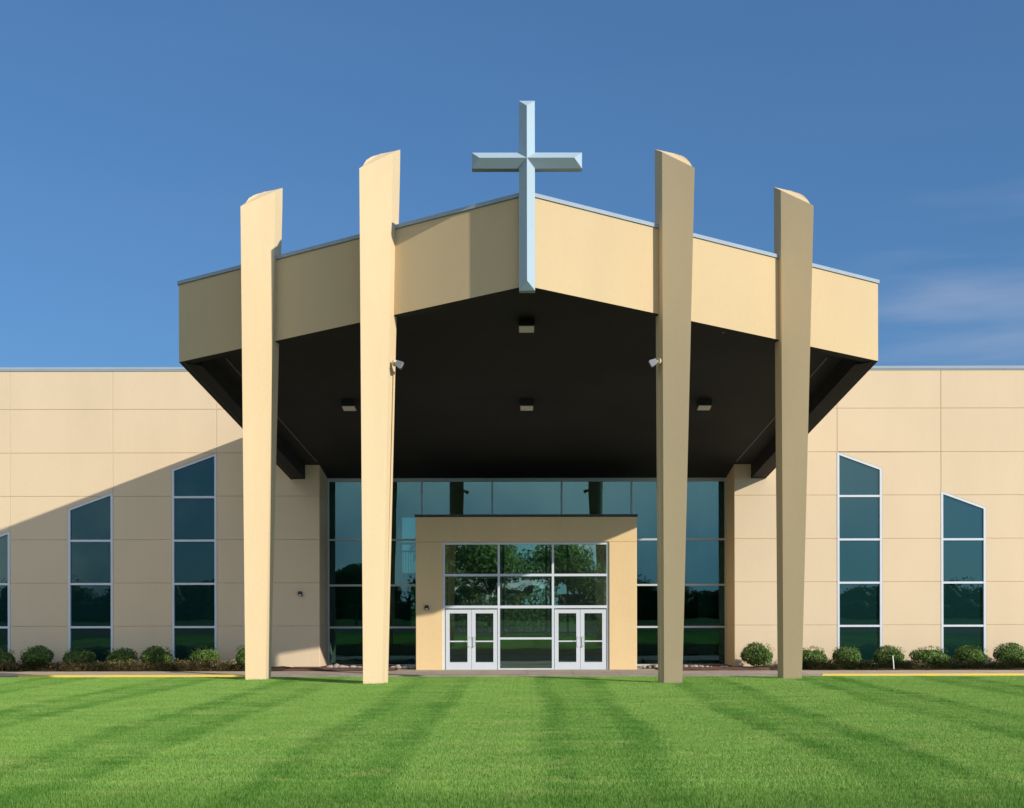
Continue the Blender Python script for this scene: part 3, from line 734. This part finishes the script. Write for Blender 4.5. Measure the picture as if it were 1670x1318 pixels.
def make_shrub(seed, loc, label):
    rr = random.Random(seed)
    t = thing('shrub', label, 'shrub', loc, 'round clipped shrubs along the wall')
    bm = new()
    leaves(bm, rr, (0, 0, 0.42), 0.53, 0.50, 0.34, 3300, 0.045, 0.32)
    for k in range(70):          # fresh shoots standing out of the crown
        a = rr.uniform(0, 6.28); q = math.sqrt(rr.random()); p0 = Vector((0.5 * q * math.cos(a), 0.46 * q * math.sin(a), 0.42 + 0.34 * math.sqrt(max(0.03, 1 - q * q * .9))))
        d = Vector((math.cos(a) * q * .8, math.sin(a) * q * .8, 1)).normalized()
        for j in range(7):
            p = p0 + d * 0.016 * j; e = Vector((rr.uniform(-1, 1), rr.uniform(-1, 1), rr.uniform(-.2, .8))).normalized(); w = e.cross(d).normalized() * 0.012
            bm.faces.new([bm.verts.new(v_) for v_ in (p, p + e * .02 - w, p + e * .045, p + e * .02 + w)])
    o = obj('foliage', bm, M['shrub']); o.parent = t
    b = new()
    for k in range(9):
        a = rr.uniform(0, 6.28); q = rr.uniform(.1, .35)
        tube(b, [(0.04 * math.cos(a), 0.04 * math.sin(a), -0.02), (q * .5 * math.cos(a), q * .5 * math.sin(a), 0.25), (q * math.cos(a), q * math.sin(a), 0.55)], [0.014, 0.010, 0.004], 5)
    o = obj('stem', b, M['bark']); o.parent = t
    return t
SH = [  # photo x of the centre, y of the crown's top, width, label
    (4, 1056, 40, 'dark shaded shrub cut by the left edge of the photo'),
    (59, 1052, 47, 'shaded round shrub between the cut-off left window and the next window'),
    (128, 1055, 46, 'shaded shrub in front of the left half of the lower left window'),
    (196, 1055, 48, 'shaded shrub just right of the lower left window'),
    (257, 1053, 50, 'shaded shrub just left of the tall left window'),
    (334, 1052, 46, 'shaded shrub in front of the right half of the tall left window'),
    (401, 1050, 34, 'shaded shrub mostly hidden behind the left outer column'),
    (1236, 1049, 52, 'large round sunlit shrub standing alone left of the right outer column'),
    (1324, 1055, 46, 'sunlit shrub just right of the right outer column'),
    (1379, 1055, 50, 'sunlit shrub in front of the left half of the tall right window'),
    (1451, 1054, 50, 'sunlit shrub right of the tall right window with the white stake before it'),
    (1518, 1055, 56, 'broad sunlit shrub just left of the lower right window'),
    (1584, 1054, 50, 'sunlit shrub in front of the right half of the lower right window'),
    (1647, 1050, 52, 'sunlit shrub cut by the right edge of the photo')]
protos = []
rs = random.Random(11)
for i, (px, py, wd, lb) in enumerate(SH):
    D = 43.0; x = mx(px, D); zt = mz(py, D); zb = 0.09
    if i < 3: t = make_shrub(20 + i, (x, D + CAMY, zb), lb); protos.append(t)
    else: t = copy_thing(protos[i % 3], (x, D + CAMY, zb), rs.uniform(0, 6.28), (1, 1, 1), lb)
    w_ = wd * D / F / 1.02
    t.scale = (w_, w_, (zt - zb) / 0.84)

def juniper(name, x0, x1, label, gold):
    rr = random.Random(int(abs(x0) * 10)); bm = new()
    x = x0
    while x < x1:
        cy = rr.uniform(-1.72, -1.25); h = rr.uniform(0.22, 0.36); wr_ = rr.uniform(0.28, 0.5)
        gcol = 1 if rr.random() < gold(x) else 0
        for k in range(260):
            a = rr.uniform(0, 6.28); r = wr_ * math.sqrt(rr.random())
            z = 0.08 + h * (1 - (r / wr_) ** 2) * rr.uniform(0.4, 1.15)
            p = Vector((x + r * math.cos(a), cy + r * math.sin(a) * 0.7, z))
            d = Vector((math.cos(a), math.sin(a), rr.uniform(0.1, 0.9))).normalized(); L_ = rr.uniform(0.06, 0.15)
            w = d.cross(Vector((0, 0, 1))).normalized() * rr.uniform(0.010, 0.02)
            f = bm.faces.new([bm.verts.new(q) for q in (p - w, p + d * L_ * .5 - w * 1.2, p + d * L_, p + w * 1.1)])
            f.material_index = gcol if rr.random() < .85 else 0
        x += rr.uniform(0.10, 0.2)
    o = obj(name, bm, [M['juniper'], M['juniper_gold']]); kind(o, 'stuff'); tag(o, label, 'ground cover')
juniper('juniper_cover', -22, -9.6, 'low juniper ground cover with tan tips along the shaded left wall', lambda x: 0.75 if -16 < x < -10.2 or -18 < x < -17 else 0.15)
juniper('juniper_cover', 9.3, 22, 'low dark juniper ground cover along the sunlit right wall', lambda x: 0.06)

# white stake among the junipers
t = thing('marker_stake', 'short white marker stake leaning in the right planting bed', 'stake', (mx(1455, 42.3), -1.8, 0.1))
b = new(); x = mx(1455, 42.3)
tube(b, [(x + .01, -1.85, 0.05), (x - .01, -1.86, 0.30), (x - .03, -1.86, 0.52)], [0.02, 0.019, 0.019], 8); obj('post', b, M['white'], t)
b = new(); tube(b, [(x - .03, -1.86, 0.52), (x - .032, -1.86, 0.545)], [0.024, 0.02], 8); obj('stake_cap', b, M['white'], t)

# loose cobbles against the glass
def cobble(px, py, r, lb, seed):
    rr = random.Random(seed); bm = new(); bmesh.ops.create_icosphere(bm, subdivisions=2, radius=1)
    sx, sy, sz = r * rr.uniform(.9, 1.4), r * rr.uniform(.8, 1.1), r * rr.uniform(.5, .75)
    for v in bm.verts:
        v.co *= 1 + 0.14 * math.sin(v.co.x * 3 + seed) + 0.1 * math.sin(v.co.y * 4 + seed * 2)
        v.co = Vector((v.co.x * sx, v.co.y * sy, v.co.z * sz))
    D = 43.3; o = obj('cobblestone', bm, M['rock'], smooth=True); o.location = (mx(px, D), D + CAMY, 0.09 + sz * 0.5)
    o.rotation_euler = (0, 0, rr.uniform(0, 3)); tag(o, lb, 'stone', 'cobblestones at the foot of the lobby glass')
LB = 'rounded tan cobblestone lying in the gravel below the lobby glass left of the vestibule'
LBR = 'rounded tan cobblestone lying in the gravel below the lobby glass right of the vestibule'
rq = random.Random(5)
for i, px in enumerate([538, 547, 557, 566, 574, 584, 641, 648, 655, 662, 668, 673]): cobble(px + rq.uniform(-2, 2), 0, rq.uniform(0.07, 0.15), LB, i)
for i, px in enumerate([1044, 1052, 1061, 1068, 1118, 1127, 1134, 1142, 1151, 1160, 1168, 1177, 1186, 1196]): cobble(px + rq.uniform(-2, 2), 0, rq.uniform(0.05, 0.10), LBR, 30 + i)

# ------------------------------------------------------------ trees on the far side of the lawn (they show as reflections in the glass) and beyond the building
def make_tree(seed, loc, h, w, label, conifer=False):
    rr = random.Random(seed); t = thing('conifer_tree' if conifer else 'leafy_tree', label, 'tree', loc)
    b = new(); tube(b, [(0, 0, -0.3), (0.05, 0, h * .35), (0, 0.05, h * .8)], [0.022 * h, 0.016 * h, 0.004 * h], 8)
    bm = new()
    if conifer:
        for k in range(9):
            f = k / 9; leaves(bm, rr, (0, 0, h * (0.18 + 0.80 * f)), w * .5 * (1.02 - f), w * .5 * (1.02 - f), h * .08, int(900 * (1.1 - f)), 0.16, 0.3)
    else:
        for k in range(13):
            a = rr.uniform(0, 6.28); q = rr.uniform(0.05, 0.32) * w; zz = h * rr.uniform(0.42, 0.85)
            leaves(bm, rr, (q * math.cos(a), q * math.sin(a), zz), w * .2, w * .2, h * .15, 1300, 0.15, 0.3)
            tube(b, [(0, 0, h * .3), (q * .5 * math.cos(a), q * .5 * math.sin(a), (zz + h * .35) / 2), (q * math.cos(a), q * math.sin(a), zz)], [0.010 * h, 0.007 * h, 0.002 * h], 6)
    o = obj('trunk', b, M['bark']); o.parent = t
    o = obj('crown', bm, M['tree']); o.parent = t
make_tree(1, (-3.6, -76, LAWN_Z), 9.6, 11.5, 'leafy tree across the lawn mirrored in the left vestibule panes')
make_tree(2, (3.0, -79, LAWN_Z), 9.8, 10.5, 'leafy tree across the lawn mirrored in the middle vestibule panes')
make_tree(3, (-29.5, -76, LAWN_Z), 6.8, 3.2, 'pointed conifer across the lawn mirrored in the tall left window', True)
make_tree(4, (-17.5, -80, LAWN_Z), 6.6, 6.0, 'leafy tree across the lawn mirrored in the left lobby glass')
make_tree(5, (41, -84, LAWN_Z), 6.0, 6.0, 'leafy tree across the lawn mirrored in the lower right window')
make_tree(6, (-3.0, 27, -0.2), 8.2, 7.0, 'leafy tree behind the building seen through the left vestibule panes')
make_tree(7, (3.4, 28, -0.2), 7.6, 7.5, 'leafy tree behind the building seen through the right vestibule panes')
rr = random.Random(77); bm = new()
for i in range(60): leaves(bm, rr, (-150 + i * 5.1, -122, 1.4), 3.4, 2.0, 1.6, 500, 0.3, 0.2)
def heart(bm, c, rx, ry, rz):
    r_ = bmesh.ops.create_icosphere(bm, subdivisions=3, radius=1)
    for v in r_['verts']:
        k = 1 + 0.10 * math.sin(v.co.x * 5 + c[0]) + 0.08 * math.sin(v.co.z * 7 + c[0] * 2) + rr.uniform(-.04, .04)
        v.co = Vector((c[0] + v.co.x * rx * k, c[1] + v.co.y * ry * k, c[2] + v.co.z * rz * k))
for i in range(60): heart(bm, (-150 + i * 5.1, -122, 1.3), 3.2, 1.8, 1.5)
for i in range(95):
    x = -150 + 300 * i / 94 + rr.uniform(-1.5, 1.5); hh = rr.uniform(4.0, 6.2)
    yy = -125 + rr.uniform(-4, 4); rx = rr.uniform(2.2, 3.6)
    leaves(bm, rr, (x, yy, LAWN_Z + hh * .45), rx, 2.5, hh * .55, 1100, 0.22, 0.35); heart(bm, (x, yy, LAWN_Z + hh * .45), rx * .88, 2.1, hh * .49)
for i in range(30):
    x = -50 + 100 * i / 29 + rr.uniform(-1.5, 1.5); hh = rr.uniform(3.2, 5.0)
    leaves(bm, rr, (x, 62 + rr.uniform(-4, 4), hh * .45), rr.uniform(2.2, 3.6), 2.5, hh * .55, 1100, 0.22, 0.35)
o = obj('treeline', bm, M['treeline']); kind(o, 'stuff'); tag(o, 'distant dark belt of trees mirrored low in the windows', 'trees')
